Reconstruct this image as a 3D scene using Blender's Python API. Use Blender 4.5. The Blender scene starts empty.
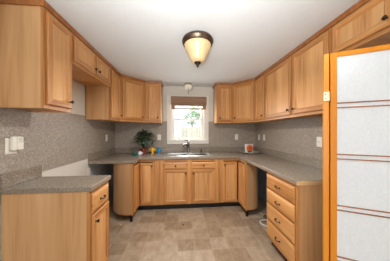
import bpy, bmesh, math, random
from mathutils import Vector, Matrix
random.seed(7)
PI = math.pi
S = bpy.context.scene
COL = S.collection

# ---------------------------------------------------------------- camera, world, lights, exposure
F_PX, YAW = 158.0, math.atan(13.5 / 158.0)
cam_d = bpy.data.cameras.new('camera'); cam = bpy.data.objects.new('camera', cam_d); COL.objects.link(cam)
cam.location = (0, 0, 1.33); cam.rotation_euler = (PI / 2, 0, -YAW)
cam_d.sensor_width = 36.0; cam_d.lens = 36.0 * F_PX / 390.0
cam_d.shift_y = 1.5 / 390.0; cam_d.clip_start = 0.05
S.camera = cam
w = bpy.data.worlds.new('sky'); S.world = w; w.use_nodes = True
bg = w.node_tree.nodes['Background']
bg.inputs['Color'].default_value = (0.86, 0.93, 1.0, 1); bg.inputs['Strength'].default_value = 1.5


def light(name, kind, loc, rot, power, color, **kw):
    d = bpy.data.lights.new(name, kind); d.energy = power; d.color = color
    for k, v in kw.items():
        setattr(d, k, v)
    o = bpy.data.objects.new(name, d); COL.objects.link(o)
    o.location = loc; o.rotation_euler = rot
    return o


light('sun', 'SUN', (0, 0, 8), (math.radians(48), 0, math.radians(-35)), 2.0, (1, .97, .9), angle=.02)
# added fill light in front of the closed wall behind the camera
light('fill_behind', 'AREA', (-.35, -1.75, 1.30), (PI / 2, 0, -.42), 37, (.95, .98, 1), shape='RECTANGLE', size=1.7, size_y=1.9)
# photographer's flash bounced off the ceiling
light('bounce_flash', 'AREA', (-.12, -.35, 1.42), (PI - .80, 0, -.20), 17, (.96, .99, 1), shape='DISK', size=.4, spread=math.radians(88))
# daylight of the kitchen window
light('window_daylight', 'AREA', (.13, 3.42, 1.62), (-PI / 2, 0, 0), 13, (.95, .98, 1), shape='RECTANGLE', size=.64, size_y=.8)
S.view_settings.view_transform = 'Standard'; S.view_settings.look = 'None'
S.view_settings.exposure = 0.38; S.view_settings.gamma = 1; S.view_settings.use_curve_mapping = False


# ---------------------------------------------------------------- materials
def srgb(r, g, b):
    f = lambda c: (c / 255 / 12.92) if c / 255 <= .04045 else ((c / 255 + .055) / 1.055) ** 2.4
    return (f(r), f(g), f(b), 1)


def mat(name, color=(.8, .8, .8, 1), rough=.5, metal=0.0, spec=.5):
    m = bpy.data.materials.new(name); m.use_nodes = True
    b = m.node_tree.nodes['Principled BSDF']
    b.inputs['Base Color'].default_value = color; b.inputs['Roughness'].default_value = rough
    b.inputs['Metallic'].default_value = metal; b.inputs['Specular IOR Level'].default_value = spec
    return m


def N(m, t, **kw):
    n = m.node_tree.nodes.new(t)
    for k, v in kw.items():
        setattr(n, k, v)
    return n


def L(m, a, b):
    m.node_tree.links.new(a, b)


def ramp(m, stops):
    r = N(m, 'ShaderNodeValToRGB'); e = r.color_ramp.elements
    while len(e) < len(stops):
        e.new(.5)
    for i, (p, c) in enumerate(stops):
        e[i].position = p; e[i].color = c
    return r


def speckle(m, scale, stops, detail=6.0, rough=.6, bump=0.0, coord='Object'):
    """noise mottling of a plain material"""
    tc = N(m, 'ShaderNodeTexCoord'); no = N(m, 'ShaderNodeTexNoise')
    no.inputs['Scale'].default_value = scale; no.inputs['Detail'].default_value = detail; no.inputs['Roughness'].default_value = rough
    L(m, tc.outputs[coord], no.inputs['Vector'])
    r = ramp(m, stops); L(m, no.outputs['Fac'], r.inputs['Fac'])
    b = m.node_tree.nodes['Principled BSDF']; L(m, r.outputs['Color'], b.inputs['Base Color'])
    if bump:
        bp = N(m, 'ShaderNodeBump'); bp.inputs['Strength'].default_value = bump; bp.inputs['Distance'].default_value = .002
        L(m, no.outputs['Fac'], bp.inputs['Height']); L(m, bp.outputs['Normal'], b.inputs['Normal'])
    return m


def wood(name, light_c, mid_c, dark_c, axis='z', rough=.38, coarse=1.0):
    m = mat(name, mid_c, rough)
    tc = N(m, 'ShaderNodeTexCoord'); oi = N(m, 'ShaderNodeObjectInfo')
    sc = N(m, 'ShaderNodeVectorMath', operation='SCALE'); sc.inputs[0].default_value = (7.3, 5.1, 3.7)
    L(m, oi.outputs['Random'], sc.inputs['Scale'])
    ad = N(m, 'ShaderNodeVectorMath', operation='ADD')
    L(m, tc.outputs['Object'], ad.inputs[0]); L(m, sc.outputs[0], ad.inputs[1])
    mp = N(m, 'ShaderNodeMapping')
    a, b_ = 46 * coarse, 2.2 * coarse
    mp.inputs['Scale'].default_value = {'z': (a, a, b_), 'x': (b_, a, a), 'y': (a, b_, a)}[axis]
    L(m, ad.outputs[0], mp.inputs['Vector'])
    n1 = N(m, 'ShaderNodeTexNoise'); n1.inputs['Scale'].default_value = 1.0; n1.inputs['Detail'].default_value = 5; n1.inputs['Distortion'].default_value = .6
    L(m, mp.outputs[0], n1.inputs['Vector'])
    n2 = N(m, 'ShaderNodeTexNoise'); n2.inputs['Scale'].default_value = .18; n2.inputs['Detail'].default_value = 2
    L(m, mp.outputs[0], n2.inputs['Vector'])
    mx = N(m, 'ShaderNodeMath', operation='MULTIPLY_ADD'); mx.inputs[1].default_value = .5
    h = N(m, 'ShaderNodeMath', operation='MULTIPLY'); h.inputs[1].default_value = .5
    L(m, n2.outputs['Fac'], h.inputs[0]); L(m, n1.outputs['Fac'], mx.inputs[0]); L(m, h.outputs[0], mx.inputs[2])
    r = ramp(m, [(.30, dark_c), (.47, mid_c), (.68, light_c)]); L(m, mx.outputs[0], r.inputs['Fac'])
    # plank-to-plank variation
    hs = N(m, 'ShaderNodeHueSaturation')
    mr = N(m, 'ShaderNodeMapRange'); mr.inputs['To Min'].default_value = .92; mr.inputs['To Max'].default_value = 1.06
    L(m, oi.outputs['Random'], mr.inputs['Value']); L(m, mr.outputs[0], hs.inputs['Value']); L(m, r.outputs['Color'], hs.inputs['Color'])
    L(m, hs.outputs['Color'], m.node_tree.nodes['Principled BSDF'].inputs['Base Color'])
    return m


OAK = (srgb(208, 152, 94), srgb(190, 131, 74), srgb(148, 90, 44))
OAKP = (srgb(222, 172, 116), srgb(207, 152, 95), srgb(170, 112, 62))
M = {}
M['oak_v'] = wood('oak_vertical', *OAK, axis='z')
M['oak_h'] = wood('oak_horizontal', *OAK, axis='x')
M['oak_drawer'] = wood('oak_drawer_front', *[tuple(a * .5 + b * .5 for a, b in zip(p, q)) for p, q in zip(OAK, OAKP)], axis='x')
M['oak_y'] = wood('oak_depth', *OAK, axis='y')
M['oak_panel'] = wood('oak_panel_veneer', *OAKP, axis='z')
M['veneer'] = wood('maple_veneer', srgb(214, 170, 122), srgb(202, 155, 106), srgb(182, 133, 84), axis='z', coarse=.6)
M['crown'] = wood('crown_wood', srgb(178, 118, 66), srgb(158, 98, 50), srgb(130, 76, 38), axis='z', coarse=.7)
M['hardboard'] = wood('hardboard', srgb(190, 150, 108), srgb(178, 136, 94), srgb(164, 122, 80), axis='z', rough=.5, coarse=.4)
M['raw_edge'] = wood('raw_wood_edge', srgb(226, 192, 142), srgb(214, 176, 126), srgb(196, 156, 106), axis='x', rough=.6)
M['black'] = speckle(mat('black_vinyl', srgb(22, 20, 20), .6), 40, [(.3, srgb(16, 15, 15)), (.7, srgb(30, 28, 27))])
M['laminate'] = speckle(mat('speckled_laminate', rough=.5), 95, [(.34, srgb(116, 103, 90)), (.46, srgb(146, 134, 121)), (.56, srgb(166, 155, 142)), (.68, srgb(204, 195, 182))], 8, .75)
M['counter'] = speckle(mat('speckled_counter', rough=.26), 95, [(.34, srgb(100, 88, 76)), (.46, srgb(128, 116, 102)), (.56, srgb(147, 135, 120)), (.68, srgb(186, 175, 160))], 8, .75)
M['wall'] = speckle(mat('cream_paint', rough=.8), 30, [(.3, srgb(210, 205, 195)), (.7, srgb(216, 211, 202))])
M['grey_wall'] = speckle(mat('grey_lower_wall', rough=.85), 12, [(.3, srgb(164, 172, 178)), (.7, srgb(182, 189, 194))])  # greyer tone for the walls below counter height
M['ceiling'] = speckle(mat('white_ceiling_paint', rough=.9), 60, [(.3, srgb(216, 218, 219)), (.7, srgb(221, 223, 224))])
M['trim'] = speckle(mat('white_gloss_trim', rough=.4), 20, [(.3, srgb(226, 220, 210)), (.7, srgb(232, 227, 218))])
M['bronze'] = speckle(mat('oil_rubbed_bronze', rough=.38, metal=.85), 25, [(.3, srgb(72, 56, 46)), (.7, srgb(116, 96, 82))])
M['bronze_dark'] = speckle(mat('dark_bronze', rough=.4, metal=.8), 40, [(.3, srgb(48, 36, 30)), (.7, srgb(74, 58, 48))])
M['steel'] = speckle(mat('brushed_steel', rough=.28, metal=1), 60, [(.3, srgb(166, 164, 160)), (.7, srgb(190, 188, 184))])
M['chrome'] = speckle(mat('chrome', rough=.15, metal=1), 10, [(.3, srgb(136, 133, 130)), (.7, srgb(176, 173, 170))])
M['plastic'] = speckle(mat('ivory_plastic', rough=.45), 20, [(.3, srgb(226, 221, 208)), (.7, srgb(232, 228, 216))])
M['plastic_dark'] = speckle(mat('slot_dark', rough=.6), 20, [(.3, srgb(80, 76, 70)), (.7, srgb(94, 90, 84))])
M['white'] = speckle(mat('white_ceramic', rough=.25), 20, [(.3, srgb(232, 230, 226)), (.7, srgb(240, 238, 234))])


def part_mesh(name, bm, m, parent=None, loc=(0, 0, 0), rot=(0, 0, 0), smooth=False, bevel=0.0, recalc=True):
    if recalc:
        bmesh.ops.recalc_face_normals(bm, faces=bm.faces[:])
    me = bpy.data.meshes.new(name); bm.to_mesh(me); bm.free()
    for mm in (m if isinstance(m, (list, tuple)) else [m]):
        me.materials.append(mm)
    o = bpy.data.objects.new(name, me); COL.objects.link(o)
    o.location = loc; o.rotation_euler = rot
    if parent:
        o.parent = parent
    if smooth:
        for p in me.polygons:
            p.use_smooth = True
    if bevel:
        b = o.modifiers.new('bevel', 'BEVEL'); b.width = bevel; b.segments = 2; b.limit_method = 'ANGLE'
    return o


def thing(name, label, cat, loc=(0, 0, 0), rz=0.0, group=None):
    o = bpy.data.objects.new(name, None); COL.objects.link(o); o.empty_display_size = .1
    o.location = loc; o.rotation_euler = (0, 0, rz)
    return tag(o, label, cat, group)


def tag(o, label, cat, group=None):
    o['label'] = label; o['category'] = cat
    if group:
        o['group'] = group
    return o


def struct(o):
    o['kind'] = 'structure'
    return o


def box(bm, x0, x1, y0, y1, z0, z1, mi=0):
    v = [bm.verts.new((x, y, z)) for z in (z0, z1) for y in (y0, y1) for x in (x0, x1)]
    for q in ((0, 2, 3, 1), (4, 5, 7, 6), (0, 1, 5, 4), (2, 6, 7, 3), (0, 4, 6, 2), (1, 3, 7, 5)):
        f = bm.faces.new([v[i] for i in q]); f.material_index = mi
    return bm


def boxes(*bs):
    bm = bmesh.new()
    for b in bs:
        box(bm, *b)
    return bm


def prism(bm, pts, z0, z1, mi=0):
    a = [bm.verts.new((x, y, z0)) for x, y in pts]; b = [bm.verts.new((x, y, z1)) for x, y in pts]
    n = len(pts)
    fs = [bm.faces.new(a[::-1]), bm.faces.new(b)]
    for i in range(n):
        fs.append(bm.faces.new((a[i], a[(i + 1) % n], b[(i + 1) % n], b[i])))
    for f in fs:
        f.material_index = mi
    return bm


def lathe(bm, prof, seg=24, c=(0, 0, 0), close=True, mi=0):
    rows = []
    for r, z in prof:
        if r < 1e-5:
            rows.append([bm.verts.new((c[0], c[1], c[2] + z))])
        else:
            rows.append([bm.verts.new((c[0] + r * math.cos(2 * PI * i / seg), c[1] + r * math.sin(2 * PI * i / seg), c[2] + z)) for i in range(seg)])
    for A, B in zip(rows, rows[1:]):
        if len(A) == 1 and len(B) == 1:
            continue
        for i in range(seg):
            j = (i + 1) % seg
            if len(A) == 1:
                f = bm.faces.new((A[0], B[j], B[i]))
            elif len(B) == 1:
                f = bm.faces.new((A[i], A[j], B[0]))
            else:
                f = bm.faces.new((A[i], A[j], B[j], B[i]))
            f.material_index = mi
    if close:
        for R in (rows[0], rows[-1]):
            if len(R) > 2:
                bm.faces.new(R).material_index = mi
    return bm


def tube(bm, pts, r, seg=8, mi=0):
    pts = [Vector(p) for p in pts]; rows = []
    rr = r if isinstance(r, (list, tuple)) else [r] * len(pts)
    up = Vector((0.31, .22, .93)).normalized()
    for i, p in enumerate(pts):
        t = (pts[min(i + 1, len(pts) - 1)] - pts[max(i - 1, 0)]).normalized()
        a = t.cross(up); a = a.normalized() if a.length > 1e-4 else t.orthogonal().normalized()
        b = t.cross(a)
        rows.append([bm.verts.new(p + (a * math.cos(2 * PI * k / seg) + b * math.sin(2 * PI * k / seg)) * rr[i]) for k in range(seg)])
    for A, B in zip(rows, rows[1:]):
        for k in range(seg):
            bm.faces.new((A[k], A[(k + 1) % seg], B[(k + 1) % seg], B[k])).material_index = mi
    bm.faces.new(rows[0][::-1]); bm.faces.new(rows[-1])
    return bm


def smooth_path(pts, n=6):
    """Catmull-Rom through the points"""
    P = [Vector(p) for p in pts]; P = [P[0] * 2 - P[1]] + P + [P[-1] * 2 - P[-2]]
    out = []
    for i in range(1, len(P) - 2):
        for k in range(n):
            t = k / n
            out.append(.5 * ((2 * P[i]) + (P[i + 1] - P[i - 1]) * t + (2 * P[i - 1] - 5 * P[i] + 4 * P[i + 1] - P[i + 2]) * t * t + (3 * P[i] - P[i - 1] - 3 * P[i + 1] + P[i + 2]) * t ** 3))
    out.append(P[-2])
    return out


def rings(bm, w_, h, lst, cap_back=True, cap_front=True):
    """rectangular loft in the x-z plane; lst of (inset, y); side faces get slot 0, top and bottom faces slot 1"""
    R = []
    for ins, y in lst:
        R.append([bm.verts.new(p) for p in ((ins, y, ins), (w_ - ins, y, ins), (w_ - ins, y, h - ins), (ins, y, h - ins))])
    for A, B in zip(R, R[1:]):
        for k in range(4):
            f = bm.faces.new((A[k], A[(k + 1) % 4], B[(k + 1) % 4], B[k])); f.material_index = 1 if k in (0, 2) else 0
    if cap_back:
        bm.faces.new(R[0])
    if cap_front:
        bm.faces.new(R[-1])
    return bm


# ---------------------------------------------------------------- room shell
LX, RX, BY, FY, CZ = -1.335, 1.60, 3.30, -1.9, 2.277
WX0, WX1, WZ0, WZ1 = -.215, .485, 1.155, 2.02      # window opening
TS, TX, TY = .195, -.004, .0                         # floor tile size and grid phase
TX, TY = .0, .0


def floor_px(u, v):
    c, s = math.cos(YAW), math.sin(YAW)
    d = F_PX * 1.33 / (v - 132.0); l = (u - 195) / F_PX * d
    return l * c + d * s, d * c - l * s


gx, gy = floor_px(164.6, 226); _, gy = floor_px(170, 230.4)
TX, TY = gx % TS, gy % TS
floor_m = []
for nm, cols in (('light', ((150, 130, 109), (168, 149, 128), (184, 166, 146))), ('middle', ((140, 120, 99), (158, 138, 116), (174, 154, 132))), ('dark', ((130, 110, 89), (148, 127, 105), (165, 145, 122)))):
    m = mat('vinyl_tile_' + nm, rough=.42)
    tc = N(m, 'ShaderNodeTexCoord'); b = m.node_tree.nodes['Principled BSDF']
    mp = N(m, 'ShaderNodeMapping'); mp.inputs['Scale'].default_value = (14, 9, 1); L(m, tc.outputs['Object'], mp.inputs['Vector'])
    no = N(m, 'ShaderNodeTexNoise'); no.inputs['Scale'].default_value = 1; no.inputs['Detail'].default_value = 6; no.inputs['Roughness'].default_value = .65
    L(m, mp.outputs[0], no.inputs['Vector'])
    r = ramp(m, [(.3, srgb(*cols[0])), (.5, srgb(*cols[1])), (.72, srgb(*cols[2]))]); L(m, no.outputs['Fac'], r.inputs['Fac'])
    # printed joints of the vinyl
    sx = N(m, 'ShaderNodeSeparateXYZ'); L(m, tc.outputs['Object'], sx.inputs[0])
    js = []
    for ax, ph in (('X', TX), ('Y', TY)):
        s1 = N(m, 'ShaderNodeMath', operation='SUBTRACT'); s1.inputs[1].default_value = ph; L(m, sx.outputs[ax], s1.inputs[0])
        s2 = N(m, 'ShaderNodeMath', operation='PINGPONG'); s2.inputs[1].default_value = TS / 2; L(m, s1.outputs[0], s2.inputs[0])
        s3 = N(m, 'ShaderNodeMath', operation='LESS_THAN'); s3.inputs[1].default_value = .0028; L(m, s2.outputs[0], s3.inputs[0]); js.append(s3)
    mxj = N(m, 'ShaderNodeMath', operation='MAXIMUM'); L(m, js[0].outputs[0], mxj.inputs[0]); L(m, js[1].outputs[0], mxj.inputs[1])
    mix = N(m, 'ShaderNodeMix', data_type='RGBA'); L(m, mxj.outputs[0], mix.inputs['Factor']); L(m, r.outputs['Color'], mix.inputs['A']); mix.inputs['B'].default_value = srgb(172, 154, 132)
    # burn mark
    px, py = floor_px(183.3, 224.8)
    ds = N(m, 'ShaderNodeVectorMath', operation='DISTANCE'); ds.inputs[1].default_value = (px, py, 0); L(m, tc.outputs['Object'], ds.inputs[0])
    lt = N(m, 'ShaderNodeMath', operation='LESS_THAN'); lt.inputs[1].default_value = .017; L(m, ds.outputs['Value'], lt.inputs[0])
    mix2 = N(m, 'ShaderNodeMix', data_type='RGBA'); L(m, lt.outputs[0], mix2.inputs['Factor']); L(m, mix.outputs['Result'], mix2.inputs['A']); mix2.inputs['B'].default_value = srgb(62, 42, 34)
    L(m, mix2.outputs['Result'], b.inputs['Base Color']); floor_m.append(m)
dark_px = [(171.5, 218), (170.5, 226), (184, 226), (140, 236), (184, 244.5), (199, 244), (212.5, 232), (206, 210.5), (216, 210.5), (233, 223), (246, 223), (230, 217), (217, 254), (232, 251), (115.5, 228), (118, 247), (144, 219.5)]
light_px = [(150, 226), (158, 244), (170, 244), (197, 226), (205, 226), (190, 235), (175, 235), (225, 240), (200, 256), (185, 257), (160, 256), (197, 218)]
cell = lambda x, y: (math.floor((x - TX) / TS), math.floor((y - TY) / TS))
tone = {cell(*floor_px(*p)): 2 for p in dark_px}
tone.update({cell(*floor_px(*p)): 0 for p in light_px})
bm = bmesh.new(); vs = {}
i0, j0 = cell(LX - .1, FY); i1, j1 = cell(RX + .1, BY + .1)
for i in range(i0, i1 + 2):
    for j in range(j0, j1 + 2):
        vs[i, j] = bm.verts.new((TX + i * TS, TY + j * TS, 0))
rf = random.Random(11)
for i in range(i0, i1 + 1):
    for j in range(j0, j1 + 1):
        f = bm.faces.new((vs[i, j], vs[i + 1, j], vs[i + 1, j + 1], vs[i, j + 1]))
        f.material_index = tone.get((i, j), rf.choice((0, 0, 1, 1, 1, 2)))
struct(part_mesh('floor', bm, floor_m, recalc=False))
struct(part_mesh('ceiling', boxes((LX - .12, RX + .12, FY - .12, BY + .12, CZ, CZ + .1)), M['ceiling']))
bm = bmesh.new()
box(bm, LX - .12, LX, FY - .12, 2.39, 0, CZ); box(bm, LX - .12, LX, 2.39, BY + .12, .86, CZ)
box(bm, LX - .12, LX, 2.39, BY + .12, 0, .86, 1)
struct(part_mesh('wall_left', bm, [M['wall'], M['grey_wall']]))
bm = bmesh.new()
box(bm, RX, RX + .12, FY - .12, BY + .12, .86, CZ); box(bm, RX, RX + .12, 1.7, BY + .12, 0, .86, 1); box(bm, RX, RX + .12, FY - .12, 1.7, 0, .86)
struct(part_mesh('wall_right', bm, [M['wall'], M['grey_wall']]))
struct(part_mesh('wall_back', boxes((LX, WX0, BY, BY + .12, 0, CZ), (WX1, RX, BY, BY + .12, 0, CZ), (WX0, WX1, BY, BY + .12, 0, WZ0), (WX0, WX1, BY, BY + .12, WZ1, CZ)), M['wall']))
struct(part_mesh('wall_front', boxes((LX, RX, FY - .12, FY, 0, CZ)), M['wall']))

# window
win = bpy.data.objects.new('window_1', None); COL.objects.link(win); win.location = (.135, BY, WZ0); struct(win)
ox, oz = .135, WZ0
W = lambda *b: tuple(v - (ox if k < 2 else BY if k < 4 else oz) for k, v in enumerate(b))
cx0, cx1, cz0, cz1 = -.297, .567, 1.085, 2.085
part_mesh('casing', boxes(W(cx0, WX0, BY - .018, BY, WZ0, cz1), W(WX1, cx1, BY - .018, BY, WZ0, cz1), W(WX0, WX1, BY - .018, BY, WZ1, cz1), W(cx0, cx1, BY - .018, BY, cz0, WZ0)), M['trim'], win, bevel=.004)
part_mesh('sill', boxes(W(cx0 + .01, cx1 - .01, BY - .03, BY + .10, WZ0 - .012, WZ0 + .012)), M['trim'], win, bevel=.004)
part_mesh('jamb', boxes(W(WX0, WX0 + .02, BY, BY + .11, WZ0, WZ1), W(WX1 - .02, WX1, BY, BY + .11, WZ0, WZ1), W(WX0, WX1, BY, BY + .11, WZ1 - .02, WZ1)), M['trim'], win)
gl = mat('window_glass', (1, 1, 1, 1), .02)
nt = gl.node_tree; tr = N(gl, 'ShaderNodeBsdfTransparent'); gs = N(gl, 'ShaderNodeBsdfGlossy'); gs.inputs['Roughness'].default_value = .02
mx = N(gl, 'ShaderNodeMixShader'); mx.inputs[0].default_value = .05
L(gl, tr.outputs[0], mx.inputs[1]); L(gl, gs.outputs[0], mx.inputs[2]); L(gl, mx.outputs[0], nt.nodes['Material Output'].inputs['Surface'])
for z0, z1, y in ((WZ0 + .01, 1.60, BY + .045), (1.575, WZ1 - .02, BY + .075)):
    x0, x1 = WX0 + .02, WX1 - .02; t = .048
    s = part_mesh('sash', boxes(W(x0, x0 + t, y, y + .03, z0, z1), W(x1 - t, x1, y, y + .03, z0, z1), W(x0 + t, x1 - t, y, y + .03, z0, z0 + .04), W(x0 + t, x1 - t, y, y + .03, z1 - .032, z1)), M['trim'], win, bevel=.003)
    part_mesh('pane', boxes(W(x0 + t, x1 - t, y + .012, y + .016, z0 + .04, z1 - .032)), gl, s)

# outside: lawn, fence, trees
lawn = speckle(mat('lawn', rough=.9), 8, [(.3, srgb(120, 150, 92)), (.7, srgb(160, 182, 120))])
struct(part_mesh('ground', boxes((-14, 14, BY + .2, 30, -.5, -.4)), lawn))
fm = wood('weathered_fence', srgb(214, 206, 196), srgb(198, 188, 176), srgb(172, 160, 148), 'z', .8, .3)
fen = thing('garden_fence', 'weathered pale board fence seen through the window', 'fence', (0, 9, -.4))
bm = bmesh.new()
for k in range(40):
    box(bm, -4 + k * .2, -4 + k * .2 + .188, 0, .02, 0, 1.98 + .03 * ((k * 7) % 3))
part_mesh('board_panel', bm, fm, fen)
for k in range(4):
    part_mesh('post', boxes((-3.0 + k * 2, -2.9 + k * 2, -.1, 0, 0, 2.08)), fm, fen)
for z in (.4, 1.7):
    part_mesh('rail', boxes((-4, 4, .02, .06, z, z + .09)), fm, fen)
leaf_mats = [speckle(mat('leaves_%d' % i, rough=.7), 3, [(.3, srgb(*a)), (.7, srgb(*b_))]) for i, (a, b_) in enumerate((((128, 160, 104), (176, 200, 150)), ((104, 140, 92), (150, 182, 128))))]
bark = speckle(mat('bark', rough=.9), 20, [(.3, srgb(96, 82, 68)), (.7, srgb(130, 114, 98))])


def tree(x, y, h, r, seed, lm, label):
    t = thing('leafy_tree', label, 'tree', (x, y, -.4), 0, 'trees outside the window'); rg = random.Random(seed)
    part_mesh('trunk', tube(bmesh.new(), [(0, 0, 0), (.05, 0, h * .5), (0, .03, h)], [.09, .07, .03]), bark, t)
    bm = bmesh.new()
    for k in range(900):
        d = Vector((rg.gauss(0, 1), rg.gauss(0, 1), rg.gauss(0, 1))).normalized() * r * rg.uniform(.45, 1) ** .6
        p = Vector((0, 0, h)) + Vector((d.x, d.y, d.z * .85)); a = Vector((rg.gauss(0, 1), rg.gauss(0, 1), rg.gauss(0, 1))).normalized()
        b_ = a.orthogonal().normalized(); s = rg.uniform(.05, .1) * r
        bm.faces.new([bm.verts.new(p + q) for q in (a * s, b_ * s * .5, -a * s, -b_ * s * .5)])
    part_mesh('foliage', bm, lm, t, recalc=False)


tree(-.65, 7.9, 2.15, .55, 1, leaf_mats[0], 'green shrub before the fence, low at the left of the window')
tree(.75, 11.5, 2.75, .62, 2, leaf_mats[1], 'round green tree behind the fence, in the middle of the window')
tree(1.55, 12.5, 3.6, .9, 3, leaf_mats[0], 'tall pale green tree behind the fence, right side of the window')

# ---------------------------------------------------------------- laminate backsplashes
lam = part_mesh('backsplash', boxes((.0015, .006, .7, BY, .95, 1.555), (.0015, .006, .7, 1.61, .9105, .95), (.0015, .006, .7, 1.276, .80, .9105), (.0015, .006, 2.38, BY, .912, .95)), M['laminate'], loc=(LX, 0, 0))
tag(lam, 'grey brown speckled laminate backsplash on the left wall', 'backsplash')
lam = part_mesh('backsplash', boxes((LX + .006, cx0, -.006, -.0015, .912, 1.55), (cx1, RX - .006, -.006, -.0015, .912, 1.55), (cx0, cx1, -.006, -.0015, .912, cz0)), M['laminate'], loc=(0, BY, 0))
tag(lam, 'grey brown speckled laminate backsplash around the window on the back wall', 'backsplash')
lam = part_mesh('backsplash', boxes((-.006, -.0015, 1.25, BY, .912, 1.55)), M['laminate'], loc=(RX, 0, 0))
tag(lam, 'grey brown speckled laminate backsplash on the right wall', 'backsplash')


# ---------------------------------------------------------------- cabinet parts
def knob(parent, x, z, y=-.02):
    bm = bmesh.new()
    lathe(bm, [(.0055, 0), (.005, .010), (.0125, .016), (.0145, .022), (.010, .027), (0, .028)], 14)
    bmesh.ops.rotate(bm, verts=bm.verts, cent=(0, 0, 0), matrix=Matrix.Rotation(PI / 2, 3, 'X'))
    return part_mesh('knob', bm, M['bronze_dark'], parent, (x, y, z), smooth=True)


def pull(parent, x, z, y=-.02):
    bm = bmesh.new()
    tube(bm, smooth_path([(-.032, 0, 0), (-.030, -.012, 0), (-.016, -.020, -.004), (.016, -.020, -.004), (.030, -.012, 0), (.032, 0, 0)], 4), .0045, 8)
    for s in (-1, 1):
        box(bm, s * .032 - .006, s * .032 + .006, -.004, 0, -.008, .008)
    return part_mesh('pull', bm, M['bronze_dark'], parent, (x, y, z), smooth=True)


def door(parent, x, z, w_, h, kx=None, kz=None, y=-.001, hard='knob'):
    """raised panel door, lower left corner at (x, z), front towards -y"""
    st = min(.052, w_ * .22)
    d = part_mesh('door', rings(bmesh.new(), w_, h, [(.004, 0), (.004, -.006), (0, -.0065), (0, -.014), (.003, -.018), (.008, -.020), (st - .012, -.020), (st - .0015, -.009), (st, -.009), (st, -.004)]), [M['oak_v'], M['oak_h']], parent, (x, y, z))
    part_mesh('door_panel', rings(bmesh.new(), w_ - 2 * st, h - 2 * st, [(0, -.004), (0, -.0085), (.003, -.0088)]), [M['oak_panel'], M['oak_panel']], d, (st, 0, st))
    if kx is not None:
        (knob if hard == 'knob' else pull)(d, kx, kz)
    return d


def drawer(parent, x, z, w_, h, y=-.001, handle='pull'):
    d = part_mesh('drawer', rings(bmesh.new(), w_, h, [(.004, 0), (.004, -.005), (0, -.0055), (0, -.011), (.006, -.014), (.022, -.0195), (.024, -.020)]), [M['oak_drawer'], M['oak_drawer']], parent, (x, y, z))
    (pull if handle == 'pull' else knob)(d, w_ / 2, h / 2)
    return d


def face_frame(parent, w_, z0, z1, stiles, rails, sw=.038):
    """stiles: x centres of full-height uprights; rails: (x0, x1, z0, z1)"""
    bm = bmesh.new()
    for a, b in stiles:
        box(bm, a, b, 0, .02, z0, z1, 0)
    for r in rails:
        box(bm, r[0], r[1], .0005, .0195, r[2], r[3], 1)
    return part_mesh('face_frame', bm, [M['oak_v'], M['oak_h']], parent)


def wall_cabinet(label, loc, rz, w_, h, doors, depth=.295, group='wall cabinets'):
    """doors: list of (x0, x1, knob side)"""
    t = thing('wall_cabinet', label, 'cabinet', loc, rz, group)
    D = depth
    bm = boxes((.002, w_ - .002, .02, D - .003, .012, .028), (.002, w_ - .002, .02, D - .003, h - .02, h), (.002, w_ - .002, D - .009, D - .003, .028, h - .02))
    part_mesh('body', bm, M['oak_y'], t)
    for x in (.001, w_ - .017):
        part_mesh('side_panel', boxes((x, x + .016, .02, D - .003, 0, h)), M['veneer'], t)
    st = [(0, .038), (w_ - .038, w_)]
    for a, b in zip(doors, doors[1:]):
        m_ = (a[1] + b[0]) / 2; st.append((m_ - .022, m_ + .022))
    face_frame(t, w_, 0, h, st, [(.03, w_ - .03, 0, .04), (.03, w_ - .03, h - .05, h)])
    zb, zt = .030, h - .030
    for x0, x1, side in doors:
        dw = x1 - x0
        door(t, x0, zb, dw, zt - zb, dw - .028 if side == 'R' else .028, .06 if h > .4 else .05)
    return t


UZ, UT = 1.505, 2.252     # bottom and top of the tall wall cabinets
SZ = 1.962                # bottom of the short ones
UH, SH = UT - UZ, UT - SZ
UXL, UXR, UYB = -1.0, 1.30, 3.0
# left run, near to far (local x runs away from the camera)
wall_cabinet('tall oak wall cabinet nearest on the left, side panel facing the camera', (UXL, 1.238, UZ), PI / 2, .292, UH, [(.018, .274, 'R')], .327)
wall_cabinet('short oak wall cabinet with two doors over the empty stove gap', (UXL, 1.532, SZ), PI / 2, .781, SH, [(.02, .376, 'R'), (.404, .761, 'L')], .327)
wall_cabinet('narrow oak wall cabinet beyond the stove gap on the left wall', (UXL, 2.315, UZ), PI / 2, .371, UH, [(.02, .349, 'R')], .327)
# back wall
wall_cabinet('narrow oak wall cabinet left of the window', (-.676, UYB, UZ), 0, .291, UH, [(.022, .266, 'R')])
wall_cabinet('narrow oak wall cabinet right of the window', (.672, UYB, UZ), 0, .316, UH, [(.03, .294, 'L')])
# right run, far to near (local x runs towards the camera)
wall_cabinet('slim oak wall cabinet on the right wall beside the corner cabinet', (UXR, 2.684, UZ), -PI / 2, .322, UH, [(.02, .302, 'R')])
wall_cabinet('wide single door oak wall cabinet in the middle of the right wall', (UXR, 2.360, UZ), -PI / 2, .612, UH, [(.018, .592, 'R')])
wall_cabinet('tall oak wall cabinet on the right wall just behind the paper screen', (UXR, 1.746, UZ), -PI / 2, .474, UH, [(.016, .458, 'L')])
wall_cabinet('short oak wall cabinet high above the paper screen', (UXR, 1.270, SZ), -PI / 2, .85, SH, [(.02, .418, 'R'), (.434, .83, 'L')])


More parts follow.
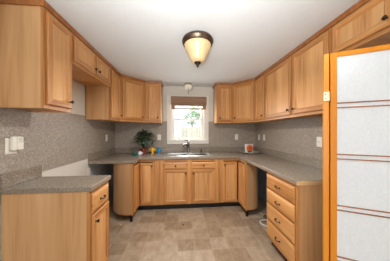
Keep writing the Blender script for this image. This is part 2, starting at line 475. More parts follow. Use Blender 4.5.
def corner_wall_cabinet(label, mirror, Xw):
    """diagonal corner wall cabinet; local origin in the room corner, x along the back wall, y towards the camera"""
    t = thing('corner_wall_cabinet', label, 'cabinet', (Xw, BY, UZ), 0, 'wall cabinets')
    s = -1 if mirror else 1
    P = lambda a, b: (s * a, -b)
    A, B = (.612, .299), (.289, .612)
    if mirror:
        A, B = (.610, .299), (.299, .614)
    bm = bmesh.new()
    pts = [P(.004, .004), P(A[0] - .002, .004), P(A[0] - .002, A[1] - .02), P(B[0] - .02, B[1] - .002), P(.004, B[1] - .002)]
    prism(bm, pts, .012, UH)
    part_mesh('body', bm, M['oak_y'], t)
    # diagonal face as an empty-less local frame: rotate the shapes
    a, b = Vector(P(*A)), Vector(P(*B))
    p0, p1 = (b, a) if not mirror else (a, b)      # left to right as seen from the room
    d = p1 - p0; wd = d.length; ang = math.atan2(d.y, d.x)
    ff = bmesh.new()
    for q in ((0, .045, 0, .02, 0, UH, 0), (wd - .045, wd, 0, .02, 0, UH, 0), (.045, wd - .045, .0005, .0195, 0, .04, 1), (.045, wd - .045, .0005, .0195, UH - .05, UH, 1)):
        box(ff, *q)
    f = part_mesh('face_frame', ff, [M['oak_v'], M['oak_h']], t, (p0.x, p0.y, 0), (0, 0, ang))
    dr = door(t, 0, 0, wd - .07, UH - .060, (wd - .07 - .03) if not mirror else .03, .06)
    off = Matrix.Rotation(ang, 2) @ Vector((.035, -.001))
    dr.location = (p0.x + off.x, p0.y + off.y, .03); dr.rotation_euler = (0, 0, ang)
    return t


corner_wall_cabinet('diagonal oak corner wall cabinet left of the window', False, -1.29)
corner_wall_cabinet('diagonal oak corner wall cabinet right of the window', True, RX)


def crown(label, pts):
    """small crown moulding swept along a plan polyline, outside on the right hand of the path"""
    prof = [(0.0, UT - .012), (.010, UT - .012), (.012, UT - .002), (.019, CZ - .010), (.020, CZ - .001), (0, CZ - .001)]
    P = [Vector(p) for p in pts]; n = len(P); bm = bmesh.new(); rows = []
    o = P[0].copy()
    for i in range(n):
        ns = []
        for a, b in ((i - 1, i), (i, i + 1)):
            if 0 <= a and b < n:
                d = (P[b] - P[a]).normalized(); ns.append(Vector((d.y, -d.x)))
        m_ = sum(ns, Vector((0, 0))).normalized(); m_ = m_ / max(.3, m_.dot(ns[0]))
        rows.append([bm.verts.new((P[i].x - o.x + m_.x * r, P[i].y - o.y + m_.y * r, z)) for r, z in prof])
    k = len(prof)
    for A, B in zip(rows, rows[1:]):
        for j in range(k):
            bm.faces.new((A[j], A[(j + 1) % k], B[(j + 1) % k], B[j]))
    bm.faces.new(rows[0]); bm.faces.new(rows[-1][::-1])
    return tag(part_mesh('crown_moulding', bm, M['crown'], None, (o.x, o.y, 0)), label, 'moulding', 'crown mouldings')


e = .003
crown('reddish wooden crown moulding along the tops of the left cabinets', [(LX + .01, 1.238 - e), (UXL + e, 1.238 - e), (UXL + e, 2.686), (-.678, UYB - e), (-.385 + e, UYB - e), (-.385 + e, BY - .01)])
crown('reddish wooden crown moulding along the tops of the right cabinets', [(.672 - e, BY - .01), (.672 - e, UYB - e), (.989, UYB - e), (UXR - e, 2.686), (UXR - e, .415)])


# ---------------------------------------------------------------- base cabinets
BT = .868


def base_cabinet(label, loc, rz, w_, doors=(), drawers=(), depth=.585, rails=(), stiles=(), false_fronts=(), handle='pull', group='base cabinets'):
    t = thing('base_cabinet', label, 'cabinet', loc, rz, group); D = depth
    part_mesh('bottom_panel', boxes((.017, w_ - .017, .02, D, .10, .118)), M['oak_y'], t)
    part_mesh('back_panel', boxes((.017, w_ - .017, D - .01, D, .118, BT)), M['oak_y'], t)
    part_mesh('brace', boxes((.017, w_ - .017, .02, .06, BT - .03, BT)), M['oak_y'], t)
    for x in (.001, w_ - .017):
        part_mesh('side_panel', boxes((x, x + .016, .02, D, .10, BT), (x, x + .016, .08, D, .0, .10)), M['veneer'], t)
    face_frame(t, w_, .10, BT, [(0, .038), (w_ - .038, w_)] + list(stiles), [(.03, w_ - .03, .10, .145), (.03, w_ - .03, BT - .042, BT)] + list(rails))
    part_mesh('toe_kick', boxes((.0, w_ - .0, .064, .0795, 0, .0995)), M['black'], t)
    for x, z, dw, dh, kx, kz in doors:
        door(t, x, z, dw, dh, kx, kz)
    for x, z, dw, dh in drawers:
        drawer(t, x, z, dw, dh, handle=handle)
    return t


# near left cabinet: one drawer over one door
base_cabinet('oak base cabinet nearest on the left with one drawer over one door', (-.708, 1.284, 0), PI / 2, .318,
             doors=[(.02, .125, .272, .545, .03, .49)], drawers=[(.02, .690, .272, .148)], rails=[(.03, .282, .66, .70)], depth=.62)
# sink base
SX0, SX1 = -.396, .684
sw = SX1 - SX0
base_cabinet('wide oak sink base cabinet with two doors under the sink', (SX0, 2.70, 0), 0, sw,
             doors=[(.095, .125, .405, .565, .405 - .03, .51), (.570, .125, .405, .565, .03, .51)],
             drawers=[(.095, .703, .405, .115), (.570, .703, .405, .115)],
             rails=[(.03, sw - .03, .675, .715)], stiles=[(.495, .575), (.03, .11), (sw - .11, sw - .03)], handle='knob')
# drawers on the right
zs = [(.688, .150), (.522, .150), (.330, .176), (.128, .186)]
base_cabinet('oak four drawer base cabinet on the right, end panel facing the camera', (1.01, 1.798, 0), -PI / 2, .498,
             drawers=[(.02, z, .458, h) for z, h in zs], rails=[(.03, .468, z - .02, z + .012) for z, h in zs[:-1]])


def corner_base_cabinet(label, mirror, Xw):
    """turntable corner unit with a rounded hardboard back; local origin in the room corner"""
    t = thing('corner_base_cabinet', label, 'cabinet', (Xw, BY, 0), 0, 'base cabinets')
    s = -1 if mirror else 1
    P = lambda a, b: (s * a, -b)
    E_ = .912
    if mirror:
        half = [(.60, .905), (.54, .905), (.46, .895), (.385, .858), (.345, .79), (.33, .70), (.325, .58), (.34, .44)]
    else:
        half = [(.60, .905), (.54, .905), (.46, .899), (.38, .87), (.31, .81), (.25, .73), (.22, .60), (.23, .42)]
    outer = half + [(b_, a_) for a_, b_ in half[::-1]]
    op = [Vector((*p, 0)) for p in outer]; sp = smooth_path(op, 4)
    bm = bmesh.new(); cx = Vector((.55, .55, 0)); rows = []
    for p in sp:
        q = p + (cx - p).normalized() * .006
        rows.append([bm.verts.new((*P(v.x, v.y), z)) for v, z in ((p, .115), (p, BT - .002), (q, BT - .002), (q, .115))])
    for A, B in zip(rows, rows[1:]):
        for k in range(4):
            bm.faces.new((A[k], A[(k + 1) % 4], B[(k + 1) % 4], B[k]))
    bm.faces.new(rows[0]); bm.faces.new(rows[-1])
    part_mesh('curved_back', bm, M['hardboard'], t, smooth=False)
    inner = [(p.x, p.y) for p in (v + (cx - v).normalized() * .008 for v in sp)] + [(.60, .60)]
    bm = prism(bmesh.new(), [P(*p) for p in inner], .10, .118)
    part_mesh('bottom_shelf', bm, M['oak_y'], t)
    # face frame: stiles at both ends, rails along both faces
    bm = bmesh.new()

    def bx(a0, a1, b0, b1, z0, z1, mi):
        x0, x1 = sorted((s * a0, s * a1)); box(bm, x0, x1, -b1, -b0, z0, z1, mi)
    bx(E_ - (.04 if mirror else .075), E_, .58, .60, .10, BT, 0)                # stile on the back run
    bx(.58, .60, E_ - .04, E_, .10, BT, 0)                # stile on the side run
    for z0, z1 in ((.10, .14), (BT - .04, BT)):
        bx(.58, E_ - .04, .5805, .5995, z0, z1, 1); bx(.5805, .5995, .60, E_ - .04, z0, z1, 0)
    part_mesh('face_frame', bm, [M['oak_v'], M['oak_h']], t)
    bm = bmesh.new()
    bx(.52, E_ - .0, .515, .53, 0, .10, 0); bx(.515, .53, .53, E_ - .10, 0, .10, 0)
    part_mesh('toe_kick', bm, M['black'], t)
    bm = bmesh.new()
    bx(.555, .585, .86, .895, 0, .10, 0)
    part_mesh('foot', bm, M['bronze_dark'], t)
    h = .69
    # door on the back run (faces -y) and door on the side run
    a0, a1 = (.622, .846) if not mirror else (.634, .884)
    wd = a1 - a0
    da = door(t, a0 if not mirror else -a1, .125, wd, h)
    da.location.y = -.601
    knob(da, .025 if mirror else wd - .025, h - .05)
    db = door(t, 0, .125, E_ - .03 - .625, h)
    if not mirror:
        db.location = (.601, -(E_ - .03), .125); db.rotation_euler = (0, 0, PI / 2)
    else:
        db.location = (-.601, -.625, .125); db.rotation_euler = (0, 0, -PI / 2)
    return t


corner_base_cabinet('oak corner base cabinet with curved back beside the stove gap', False, -1.31)
corner_base_cabinet('oak corner base cabinet with curved back beside the dishwasher gap', True, RX)

# ---------------------------------------------------------------- countertops
CT0, CT1 = .870, .91
ct = thing('countertop', 'short grey laminate countertop nearest on the left', 'countertop', (LX, 1.277, CT0), 0, 'laminate countertops')
part_mesh('worktop', boxes((.002, .650, 0, .333, 0, .04)), M['counter'], ct, bevel=.006)
part_mesh('upstand', boxes((.0065, .024, 0, .331, .0405, .150)), M['counter'], ct, bevel=.003)
ct = thing('countertop', 'U shaped grey laminate countertop holding the sink', 'countertop', (0, BY, CT0), 0, 'laminate countertops')
HX0, HX1, HY0, HY1 = -.272, .532, 2.79, 3.20
bm = bmesh.new()
xs = [LX + .002, -.682, HX0, HX1, .985, RX - .002]; ys = [1.280, 2.38, 2.675, HY0, HY1, BY - .002]
grid = {}
inside = lambda i, j: (i == 0 and j >= 1) or (i == 4) or (1 <= i <= 3 and j >= 2 and not (i == 2 and j == 3))
gv = {}


def gvert(i, j, z):
    if (i, j, z) not in gv:
        gv[i, j, z] = bm.verts.new((xs[i], ys[j] - BY, z))
    return gv[i, j, z]


for i in range(5):
    for j in range(5):
        if inside(i, j):
            bm.faces.new([gvert(a, b, .04) for a, b in ((i, j), (i + 1, j), (i + 1, j + 1), (i, j + 1))])
            bm.faces.new([gvert(a, b, 0) for a, b in ((i, j + 1), (i + 1, j + 1), (i + 1, j), (i, j))])
            for (di, dj, a, b) in ((0, -1, (i, j), (i + 1, j)), (1, 0, (i + 1, j), (i + 1, j + 1)), (0, 1, (i + 1, j + 1), (i, j + 1)), (-1, 0, (i, j + 1), (i, j))):
                if not (0 <= i + di < 5 and 0 <= j + dj < 5 and inside(i + di, j + dj)):
                    f = bm.faces.new((gvert(*a, 0), gvert(*b, 0), gvert(*b, .04), gvert(*a, .04)))
part_mesh('worktop', bm, M['counter'], ct, bevel=.005)
part_mesh('edge_strip', boxes((.987, RX - .003, 1.2775 - BY, 1.2799 - BY, .001, .034)), M['raw_edge'], ct)['label'] = 'bare pale wood end edge'
for q in ((LX + .0065, LX + .024, 2.38 - BY, -.024, .0405, .145), (LX + .0065, RX - .0065, -.024, -.0065, .0405, .145), (RX - .024, RX - .0065, 1.280 - BY, -.024, .0405, .145)):
    part_mesh('upstand', boxes(q), M['counter'], ct, bevel=.003)

# ---------------------------------------------------------------- sink and faucet
sk = thing('kitchen_sink', 'double bowl stainless steel sink set in the countertop', 'sink', (.13, 3.0, .91))
bm = bmesh.new()
hw, hy0, hy1 = .418, -.235, .238
# bowls leave a deck at the back for the faucet
bx = [-hw, -hw + .03, -.022, .022, hw - .03, hw]; by = [hy0, hy0 + .035, .145, hy1]
V = {}
for i, x in enumerate(bx):
    for j, y in enumerate(by):
        V[i, j] = bm.verts.new((x, y, .005))
for i in range(5):
    for j in range(3):
        if j == 1 and i in (1, 3):
            continue
        bm.faces.new((V[i, j], V[i + 1, j], V[i + 1, j + 1], V[i, j + 1]))
rim = [V[i, 0] for i in range(6)] + [V[5, j] for j in range(1, 4)] + [V[i, 3] for i in range(4, -1, -1)] + [V[0, j] for j in (2, 1)]
low = [bm.verts.new((v.co.x * 1.008, v.co.y * 1.008, .0008)) for v in rim]
for k in range(len(rim)):
    bm.faces.new((rim[k], rim[(k + 1) % len(rim)], low[(k + 1) % len(rim)], low[k]))
part_mesh('rim', bm, M['steel'], sk, recalc=False)
for i in (1, 3):
    bm = bmesh.new()
    x0, x1, y0, y1 = bx[i], bx[i + 1], by[1], by[2]
    R = []
    for ins, z in ((0, .005), (.004, -.01), (.016, -.14), (.03, -.162), (.10, -.17)):
        c_ = [(x0 + ins, y0 + ins), (x1 - ins, y0 + ins), (x1 - ins, y1 - ins), (x0 + ins, y1 - ins)]
        R.append([bm.verts.new((a, b, z)) for a, b in c_])
    for A, B in zip(R, R[1:]):
        for k in range(4):
            bm.faces.new((A[k], B[k], B[(k + 1) % 4], A[(k + 1) % 4]))
    bm.faces.new(R[-1])
    bo = part_mesh('bowl', bm, M['chrome'], sk, recalc=False)
    part_mesh('drain', lathe(bmesh.new(), [(.042, 0), (.042, .003), (.03, .003), (.026, .001), (0, .001)], 20), M['chrome'], bo, ((x0 + x1) / 2, (y0 + y1) / 2, -.1695))
fa = thing('kitchen_faucet', 'single lever chrome faucet behind the sink', 'faucet', (.135, 3.185, .9155))
part_mesh('deck_plate', lathe(bmesh.new(), [(.036, 0), (.036, .008), (.03, .012), (0, .012)], 24), M['chrome'], fa, smooth=False)
part_mesh('faucet_body', lathe(bmesh.new(), [(.026, .01), (.024, .03), (.023, .15), (.027, .165), (.027, .20), (.02, .222), (0, .226)], 20), M['chrome'], fa, smooth=True)
part_mesh('spout', tube(bmesh.new(), smooth_path([(0, 0, .13), (-.045, -.09, .175), (-.085, -.17, .17), (-.10, -.205, .135), (-.102, -.21, .11)], 5), [.021] * 10 + [.017] * 10 + [.019], 12), M['chrome'], fa, smooth=True)
part_mesh('lever', tube(bmesh.new(), smooth_path([(0, 0, .215), (-.02, -.02, .25), (-.075, -.05, .262)], 5), [.012] * 5 + [.009] * 5 + [.010], 10), M['chrome'], fa, smooth=True)
sp = thing('soap_dispenser', 'small dark soap pump right of the faucet', 'dispenser', (.40, 3.20, .9155))
part_mesh('pump_base', lathe(bmesh.new(), [(.020, 0), (.020, .006), (.012, .012), (.011, .045), (.015, .052), (.012, .066), (0, .068)], 16), M['bronze_dark'], sp, smooth=True)
part_mesh('nozzle', tube(bmesh.new(), [(0, 0, .058), (-.01, -.03, .062), (-.012, -.05, .054)], .006), M['bronze_dark'], sp, smooth=True)

# ---------------------------------------------------------------- ceiling lights
def emit(m, color, s):
    b = m.node_tree.nodes['Principled BSDF']; b.inputs['Emission Color'].default_value = color; b.inputs['Emission Strength'].default_value = s
    return m


amber = emit(speckle(mat('alabaster_glass', rough=.35), 9, [(.3, srgb(190, 162, 118)), (.7, srgb(214, 188, 146))]), srgb(255, 222, 166), .12)
cl = thing('ceiling_light', 'bronze ceiling light with a cream glass bell shade in the middle', 'light', (.165, 1.61, CZ))
light('ceiling_fill', 'AREA', (.165, 1.61, 1.975), (0, 0, 0), 19, (1, .97, .92), shape='DISK', size=.26)  # added fill lamp hung below the fixture, which itself is off
part_mesh('canopy', lathe(bmesh.new(), [(.10, 0), (.152, -.004), (.160, -.022), (.158, -.034), (.150, -.040), (.148, -.058), (.138, -.062), (.05, -.062)], 40), M['bronze'], cl, smooth=True)
part_mesh('glass_shade', lathe(bmesh.new(), [(.136, -.060), (.132, -.085), (.118, -.120), (.098, -.155), (.082, -.185), (.072, -.212), (.060, -.228), (.03, -.236), (0, -.238)], 40, close=False), amber, cl, smooth=True)
part_mesh('finial', lathe(bmesh.new(), [(.0, -.228), (.034, -.232), (.036, -.240), (.024, -.252), (.012, -.262), (.014, -.270), (.006, -.284), (0, -.290)], 24), M['bronze_dark'], cl, smooth=True)
sg = emit(speckle(mat('frosted_glass', rough=.3), 9, [(.3, srgb(226, 220, 206)), (.7, srgb(236, 231, 219))]), srgb(255, 240, 214), .05)
brass = speckle(mat('aged_brass', rough=.3, metal=.9), 20, [(.3, srgb(176, 152, 84)), (.7, srgb(206, 184, 116))])
sl = thing('ceiling_light', 'small white globe ceiling light with pull chain above the window', 'light', (.13, 3.10, CZ))
part_mesh('canopy', lathe(bmesh.new(), [(.062, 0), (.068, -.006), (.066, -.02), (.056, -.026), (0, -.026)], 28), brass, sl, smooth=True)
part_mesh('glass_shade', lathe(bmesh.new(), [(.055, -.022), (.080, -.040), (.086, -.066), (.076, -.094), (.05, -.116), (.02, -.125), (0, -.126)], 28), sg, sl, smooth=True)
bm = tube(bmesh.new(), [(0, -.082, -.10), (0, -.088, -.15), (0, -.088, -.20)], .003, 6)
lathe(bm, [(0, -.218), (.007, -.212), (.007, -.20), (.002, -.192)], 10, (0, -.088, 0))
part_mesh('pull_chain', bm, M['bronze_dark'], sl)

# ---------------------------------------------------------------- window shade
bam = wood('woven_bamboo', srgb(172, 138, 112), srgb(148, 114, 90), srgb(118, 88, 68), 'x', .7, 1.2)
bd = thing('roman_shade', 'brown woven bamboo shade folded up at the top of the window', 'window shade', (.15, BY - .019, 1.795))
bm = bmesh.new(); box(bm, -.365, .365, -.05, 0, .10, .262)
for k in range(16):
    box(bm, -.366, .366, -.0525, -.05, .102 + k * .010, .109 + k * .010)
part_mesh('valance', bm, bam, bd)
bm = bmesh.new()
for k in range(3):
    box(bm, -.36, .36, -.035 - .004 * k, -.012, .072 + k * .012, .083 + k * .012)
part_mesh('folded_stack', bm, bam, bd)
part_mesh('bottom_rail', boxes((-.355, .355, -.032, -.014, 0, .024)), bam, bd, bevel=.003)
for s in (-1, 1):
    x0, x1 = sorted((s * .355, s * .285))
    part_mesh('side_strip', boxes((x0, x1, -.030, -.016, .024, .072)), bam, bd)

# ---------------------------------------------------------------- paper screen
orange = wood('orange_screen_wood', srgb(246, 164, 52), srgb(236, 146, 36), srgb(220, 124, 24), 'z', .3, .5)
orange_dark = wood('brown_slat_wood', srgb(180, 120, 76), srgb(162, 102, 62), srgb(140, 84, 48), 'x', .5)
paper = mat('rice_paper', srgb(226, 228, 229), .8)
tc = N(paper, 'ShaderNodeTexCoord'); mp = N(paper, 'ShaderNodeMapping'); mp.inputs['Scale'].default_value = (70, 70, 28); L(paper, tc.outputs['Object'], mp.inputs['Vector'])
no = N(paper, 'ShaderNodeTexNoise'); no.inputs['Scale'].default_value = 1; no.inputs['Detail'].default_value = 8; no.inputs['Distortion'].default_value = 2.5; L(paper, mp.outputs[0], no.inputs['Vector'])
r = ramp(paper, [(.3, srgb(226, 229, 232)), (.5, srgb(231, 234, 237)), (.7, srgb(237, 239, 241))]); L(paper, no.outputs['Fac'], r.inputs['Fac']); L(paper, r.outputs['Color'], paper.node_tree.nodes['Principled BSDF'].inputs['Base Color'])
hinge_m = speckle(mat('pale_brass', rough=.35, metal=.4), 30, [(.3, srgb(222, 212, 168)), (.7, srgb(240, 234, 204))])
sc_x, sc_y = .862, .852
scr = thing('folding_screen', 'folding screen of white paper panes in an orange wooden frame', 'folding screen', (sc_x, sc_y, 0))
SHT, SWD, ST, TH = 1.785, .43, .030, .024


def leaf(rz, off=(0, 0), mirror=1):
    """leaf from local x=0 to SWD, front towards -y"""
    lf = part_mesh('screen_leaf', boxes((0, ST, -TH / 2, TH / 2, 0, SHT), (SWD - ST, SWD, -TH / 2, TH / 2, 0, SHT), (ST, SWD - ST, -TH / 2, TH / 2, SHT - .026, SHT), (ST, SWD - ST, -TH / 2, TH / 2, .03, .07)), orange, scr, (off[0], off[1], 0), (0, 0, rz), bevel=.002)
    part_mesh('paper_sheet', boxes((ST, SWD - ST, -.002, .002, .07, SHT - .026)), paper, lf)
    for k in range(1, 6):
        zc = 1.482 - .2925 * (k - 1)
        for dz in (-.013, .013):
            part_mesh('slat', boxes((ST, SWD - ST, -.007, -.002, zc + dz - .003, zc + dz + .003)), orange_dark, lf)
    return lf


a1 = math.atan2(.734 - .852, 1.082 - .861)
l1 = leaf(a1)
a2 = math.radians(46.8)
u1, u2 = Vector((math.cos(a1), math.sin(a1))), Vector((math.cos(a2), math.sin(a2)))
o2 = u1 * (-(TH / 2 + .004)) - u2 * (TH / 2)
l2 = leaf(a2, (o2.x, o2.y))
hn = Vector((-math.cos(PI / 4), -math.sin(PI / 4)))           # hinges sit on the outer corner of the fold
for z in (1.535, .30):
    p = o2 * .75 + hn * .012
    hg = part_mesh('hinge', boxes((-.016, .012, -.0015, .0015, -.025, .025)), hinge_m, scr, (p.x, p.y, z), (0, 0, -PI / 4 + .05), bevel=.0008)
    part_mesh('hinge_pin', lathe(bmesh.new(), [(.0035, -.027), (.0035, .027)], 10), hinge_m, hg, (.006, -.004, 0))
    for dz in (-.012, .012):
        part_mesh('screw', boxes((-.010, -.004, -.0024, -.0015, dz - .003, dz + .003)), M['bronze'], hg)

# ---------------------------------------------------------------- outlets and switches
def plate(label, loc, rz, kind='outlet', w_=.072, h=.116):
    t = thing('wall_outlet' if kind == 'outlet' else 'light_switch', label, 'outlet' if kind == 'outlet' else 'switch', loc, rz, 'wall plates')
    part_mesh('cover_plate', boxes((-w_ / 2, w_ / 2, -.006, 0, -h / 2, h / 2)), M['plastic'], t, bevel=.003)
    if kind == 'outlet':
        for dz in (-.026, .026):
            bm = lathe(bmesh.new(), [(.017, 0), (.017, .002), (0, .002)], 16)
            bmesh.ops.rotate(bm, verts=bm.verts, cent=(0, 0, 0), matrix=Matrix.Rotation(PI / 2, 3, 'X'))
            rc = part_mesh('receptacle', bm, M['plastic'], t, (0, -.006, dz))
            part_mesh('slots', boxes((-.007, -.005, -.0025, -.002, -.005, .006), (.005, .007, -.0025, -.002, -.005, .006)), M['plastic_dark'], rc)
    else:
        for x in ((0,) if w_ < .1 else (-.023, .023)):
            part_mesh('toggle', boxes((x - .005, x + .005, -.016, -.006, -.008, .012)), M['plastic'], t, bevel=.002)
    return t


ZO = 1.223
plate('ivory outlet on the back wall left of the window', (-.455, BY - .0062, ZO), 0)
plate('ivory outlet on the back wall right of the window', (1.172, BY - .0062, ZO), 0)
plate('ivory outlet on the right wall, nearer the back corner of the pair', (RX - .0062, 3.13, ZO), -PI / 2)
plate('ivory switch on the right wall, farther from the back corner of the pair', (RX - .0062, 2.93, ZO), -PI / 2, 'switch')
plate('ivory switch plate on the right wall close to the paper screen', (RX - .0062, 1.70, 1.215), -PI / 2, 'switch')
plate('ivory outlet on the left wall above the far counter', (LX + .0062, 2.93, ZO), PI / 2)
plate('ivory outlet holding a plug in device on the near left wall', (LX + .0062, 1.352, 1.222), PI / 2, 'outlet', .085, .125)
pd = thing('night_light', 'white plug in device with a pierced front on the left wall', 'night light', (LX + .0150, 1.368, 1.24), PI / 2)
part_mesh('housing', boxes((-.034, .040, -.030, 0, -.055, .055)), M['plastic'], pd, bevel=.008)
part_mesh('front_bulge', boxes((-.008, .038, -.036, -.030, -.05, .05)), M['plastic'], pd, bevel=.006)
bm = bmesh.new()
for i in range(4):
    for j in range(4):
        box(bm, -.002 + i * .010, .003 + i * .010, -.0366, -.0360, .008 + j * .010, .012 + j * .010)
part_mesh('grille', bm, M['plastic_dark'], pd)

# ---------------------------------------------------------------- things on the counter
# potted plant
pot_m = speckle(mat('red_glazed_pot', rough=.3), 14, [(.3, srgb(112, 38, 30)), (.7, srgb(142, 54, 42))])
leaf_m = speckle(mat('dark_green_leaf', rough=.45), 30, [(.3, srgb(34, 46, 32)), (.7, srgb(70, 86, 60))])
soil = speckle(mat('soil', rough=.9), 60, [(.3, srgb(40, 30, 24)), (.7, srgb(66, 50, 40))])
CTZ = .9105
pl = thing('potted_plant', 'dark green leafy houseplant in a red pot on the back counter', 'plant', (-.712, 3.05, CTZ))
part_mesh('pot', lathe(bmesh.new(), [(.036, 0), (.042, .004), (.055, .09), (.060, .092), (.060, .112), (.052, .112), (.049, .10), (0, .10)], 24), pot_m, pl, smooth=False)
part_mesh('soil', lathe(bmesh.new(), [(.049, .1005), (.03, .106), (0, .108)], 18, close=False), soil, pl)
rg = random.Random(5)
bm = bmesh.new(); bs = bmesh.new()
for k in range(170):
    az = rg.uniform(0, 2 * PI); el = rg.uniform(-.35, 1.45)
    R_ = rg.uniform(.09, .168)
    dv = Vector((math.cos(az) * math.cos(el) * 1.08, math.sin(az) * math.cos(el) * .85, math.sin(el) * 1.12))
    p = Vector((.015, 0, .265)) + dv * R_
    if k % 3 == 0:
        tube(bs, smooth_path([(0.01 * math.cos(az), .01 * math.sin(az), .10), tuple(Vector((0, 0, .20)) + dv * R_ * .3), tuple(p)], 3), .0022, 5)
    t_ = (dv + Vector((0, 0, -.75 + rg.uniform(-.3, .3)))).normalized(); sd = t_.cross(Vector((rg.uniform(-.3, .3), rg.uniform(-.3, .3), 1))).normalized(); nn = sd.cross(t_)
    ln, wd = rg.uniform(.055, .09), rg.uniform(.026, .040)
    row = []
    for q, wq, dq in ((0, .15, 0), (.25, .8, .006), (.5, 1, .008), (.78, .62, .002), (1, .05, -.012)):
        c_ = p + t_ * ln * (q - .35) + nn * dq
        row.append((bm.verts.new(c_ - sd * wd * wq + nn * .004), bm.verts.new(c_), bm.verts.new(c_ + sd * wd * wq + nn * .004)))
    for A, B in zip(row, row[1:]):
        bm.faces.new((A[0], A[1], B[1], B[0])); bm.faces.new((A[1], A[2], B[2], B[1]))
part_mesh('leaves', bm, leaf_m, pl, smooth=True, recalc=False)
part_mesh('stems', bs, leaf_m, pl)

teal = speckle(mat('teal_glaze', rough=.25), 14, [(.3, srgb(26, 108, 104)), (.7, srgb(44, 140, 132))])
yel = speckle(mat('yellow_glaze', rough=.25), 14, [(.3, srgb(216, 160, 30)), (.7, srgb(238, 188, 52))])
blu = speckle(mat('blue_glaze', rough=.25), 14, [(.3, srgb(48, 120, 158)), (.7, srgb(72, 150, 186))])


def jug(name, label, cat, loc, m, sc=1.0):
    t = thing(name, label, cat, loc, 0, 'small coloured ceramics on the back counter')
    k = sc
    part_mesh('jug_body', lathe(bmesh.new(), [(.024 * k, 0), (.026 * k, .006 * k), (.021 * k, .02 * k), (.036 * k, .052 * k), (.040 * k, .075 * k), (.032 * k, .098 * k), (.026 * k, .108 * k), (.034 * k, .122 * k), (.030 * k, .122 * k), (.022 * k, .108 * k), (.02 * k, .06 * k), (0, .05 * k)], 20, close=False), m, t, smooth=True)
    for s in (-1, 1):
        part_mesh('handle', tube(bmesh.new(), smooth_path([(s * .034 * k, 0, .060 * k), (s * .056 * k, 0, .070 * k), (s * .058 * k, 0, .096 * k), (s * .030 * k, 0, .106 * k)], 4), .0065 * k, 8), m, t, smooth=True)
    return t


jug('ceramic_jug', 'small yellow two handled jug beside the potted plant', 'jug', (-.555, 3.10, CTZ), yel, .98)
jug('ceramic_jug', 'small blue two handled jug beside the sink', 'jug', (-.436, 3.10, CTZ), blu, .92)
sh = thing('ceramic_dish', 'low teal dish in front of the red plant pot', 'dish', (-.828, 2.945, CTZ))
part_mesh('dish_body', lathe(bmesh.new(), [(.030, 0), (.034, .004), (.052, .032), (.056, .040), (.050, .040), (.030, .010), (0, .008)], 24), teal, sh, smooth=False)
eg = thing('white_creamer', 'small white ceramic creamer at the foot of the plant pot', 'creamer', (-.752, 2.935, CTZ))
part_mesh('creamer_body', lathe(bmesh.new(), [(.020, 0), (.032, .016), (.034, .034), (.024, .058), (.027, .068), (.023, .068), (.018, .054), (0, .03)], 20), M['white'], eg, smooth=True)
part_mesh('handle', tube(bmesh.new(), smooth_path([(.028, 0, .05), (.048, 0, .05), (.046, 0, .026), (.031, 0, .02)], 4), .005, 8), M['white'], eg, smooth=True)

# tray with plaque and flower
silver = speckle(mat('silver_plate', rough=.32, metal=.55), 30, [(.3, srgb(206, 205, 202)), (.7, srgb(226, 225, 222))])
ty = thing('serving_tray', 'round silver tray in the right back corner of the counter', 'tray', (1.362, 3.055, CTZ))
part_mesh('tray_plate', lathe(bmesh.new(), [(.0, .006), (.11, .006), (.15, .012), (.180, .022), (.190, .030), (.184, .032), (.148, .016), (.11, .010), (0, .010)], 40, close=False), silver, ty, smooth=True)
part_mesh('foot_ring', lathe(bmesh.new(), [(.08, 0), (.085, 0), (.085, .007), (.08, .007)], 32, close=False), M['steel'], ty)
pq = thing('square_plate', 'square white plate standing upright on the silver tray', 'plate', (1.365, 3.085, CTZ + .0105))
bm = rings(bmesh.new(), .17, .165, [(0, .008), (0, 0), (.004, -.003), (.018, -.003), (.026, .002)])
o = part_mesh('plate_dish', bm, M['white'], pq, (-.085, 0, .002), (math.radians(-9), 0, 0))
part_mesh('stand', boxes((-.04, .04, -.02, .035, 0, .004), (-.03, -.02, .024, .035, 0, .07), (.02, .03, .024, .035, 0, .07)), M['white'], pq)
org = speckle(mat('orange_petal', rough=.5), 30, [(.3, srgb(206, 76, 24)), (.7, srgb(236, 118, 40))])
drk = speckle(mat('dark_flower_centre', rough=.8), 60, [(.3, srgb(48, 26, 18)), (.7, srgb(84, 46, 28))])
grn = speckle(mat('mid_green_leaf', rough=.5), 30, [(.3, srgb(56, 78, 38)), (.7, srgb(92, 112, 58))])
fl = thing('orange_flower', 'orange daisy in a little dark bowl before the white plate', 'flower', (1.332, 3.005, CTZ + .0105))
part_mesh('bowl', lathe(bmesh.new(), [(.022, 0), (.034, .012), (.036, .026), (.030, .034), (.026, .034), (0, .02)], 20), grn, fl, smooth=True)
part_mesh('stem', tube(bmesh.new(), [(0, 0, .02), (0, .004, .05), (0, -.004, .085)], .004), grn, fl)
bm = bmesh.new()
for ring_, (n, r0, r1, wd, dy) in enumerate(((16, .016, .078, .016, 0), (14, .014, .062, .014, -.008), (11, .012, .044, .011, -.014))):
    for k in range(n):
        a = 2 * PI * (k + .4 * ring_) / n; u_ = Vector((math.cos(a), 0, math.sin(a))); v_ = Vector((-math.sin(a), 0, math.cos(a)))
        c0 = Vector((0, -.012 + dy, .092))
        pts = [c0 + u_ * r0 - v_ * wd * .4, c0 + u_ * (r0 + r1) / 2 - v_ * wd + Vector((0, -.006, 0)), c0 + u_ * r1 + Vector((0, -.002, 0)), c0 + u_ * (r0 + r1) / 2 + v_ * wd + Vector((0, -.006, 0)), c0 + u_ * r0 + v_ * wd * .4]
        bm.faces.new([bm.verts.new(p) for p in pts])
part_mesh('petals', bm, org, fl, recalc=False)
bm = lathe(bmesh.new(), [(.019, 0), (.017, .006), (.008, .010), (0, .011)], 18)
bmesh.ops.rotate(bm, verts=bm.verts, cent=(0, 0, 0), matrix=Matrix.Rotation(PI / 2, 3, 'X'))
part_mesh('flower_centre', bm, drk, fl, (0, -.022, .092), smooth=True)
bm = bmesh.new()
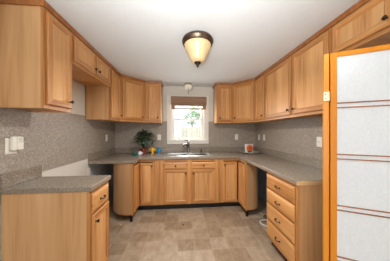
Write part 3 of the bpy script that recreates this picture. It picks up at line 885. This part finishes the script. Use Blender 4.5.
for a, ln in ((.35, .06), (2.7, .06), (1.2, .03), (-.2, .05), (3.4, .05)):
    u_ = Vector((math.cos(a), -.35, math.sin(a) * .5 + .1)).normalized(); v_ = u_.cross(Vector((0, 1, 0))).normalized(); c0 = Vector((0, -.006, .035))
    bm.faces.new([bm.verts.new(c0 + q) for q in (u_ * .01, u_ * ln * .5 + v_ * .016, u_ * ln, u_ * ln * .5 - v_ * .016)])
part_mesh('leaves', bm, grn, fl, recalc=False)

# ---------------------------------------------------------------- bare services in the two appliance gaps
hose_m = speckle(mat('pale_plastic_hose', rough=.5), 20, [(.3, srgb(176, 176, 172)), (.7, srgb(200, 200, 196))])
hs = thing('drain_hose', 'pale plastic hose looped on the floor of the dishwasher gap', 'hose', (1.25, 2.2, 0))
part_mesh('hose', tube(bmesh.new(), smooth_path([(.30, -.02, .18), (.28, -.04, .05), (.10, .04, .014), (-.06, .06, .014), (-.11, -.02, .014), (-.02, -.14, .014), (.12, -.20, .014), (.24, -.28, .014)], 6), .013, 10), hose_m, hs, smooth=True)
part_mesh('hose_end', lathe(bmesh.new(), [(.019, 0), (.019, .05), (.014, .052), (0, .052)], 14), M['plastic_dark'], hs, (.30, -.02, .17))
dh = thing('supply_line', 'dark braided supply line coiled behind the pale hose', 'hose', (1.36, 2.33, 0))
part_mesh('line', tube(bmesh.new(), smooth_path([(.17, .02, .30), (.14, 0, .12), (.02, -.01, .012), (-.09, .01, .012), (-.06, .05, .012), (.06, .05, .012)], 6), .010, 8), M['plastic_dark'], dh, smooth=True)
part_mesh('valve', lathe(bmesh.new(), [(.014, 0), (.018, .01), (.018, .04), (.01, .05), (0, .05)], 12), brass, dh, (.17, .02, .29))
gp = thing('gas_pipe', 'grey gas pipe stub with valve at the floor of the stove gap', 'pipe', (-1.12, 2.20, 0))
part_mesh('pipe', tube(bmesh.new(), smooth_path([(0, 0, 0), (0, 0, .12), (.03, .01, .19), (.10, .02, .16), (.15, .03, .06)], 5), .014, 10), M['steel'], gp, smooth=True)
part_mesh('valve', lathe(bmesh.new(), [(.018, 0), (.024, .006), (.024, .034), (.018, .04), (0, .04)], 14), brass, gp, (0, 0, .08))
part_mesh('flange', lathe(bmesh.new(), [(.04, 0), (.04, .004), (.02, .008), (0, .008)], 16), M['plastic_dark'], gp)
plate('white outlet low in the stove gap under the far counter', (LX + .0002, 2.40, .755), PI / 2, 'outlet', .075, .115)
for i, (u, v, s) in enumerate(((121, 225, .014), (126, 226.5, .012), (119, 223.5, .009))):
    x, y = floor_px(u, v)
    bm = boxes((-s, s, -s * .6, s * .7, 0, s * .5)); bm.verts.ensure_lookup_table(); bm.verts[4].co.z *= .3; bm.verts[7].co.x *= .6
    o = part_mesh('wood_chip', bm, M['raw_edge'], None, (x, y, .0005), (0, 0, i * 1.1))
    tag(o, 'tiny pale wood chip on the floor beside the stove gap', 'debris', 'wood chips on the floor')
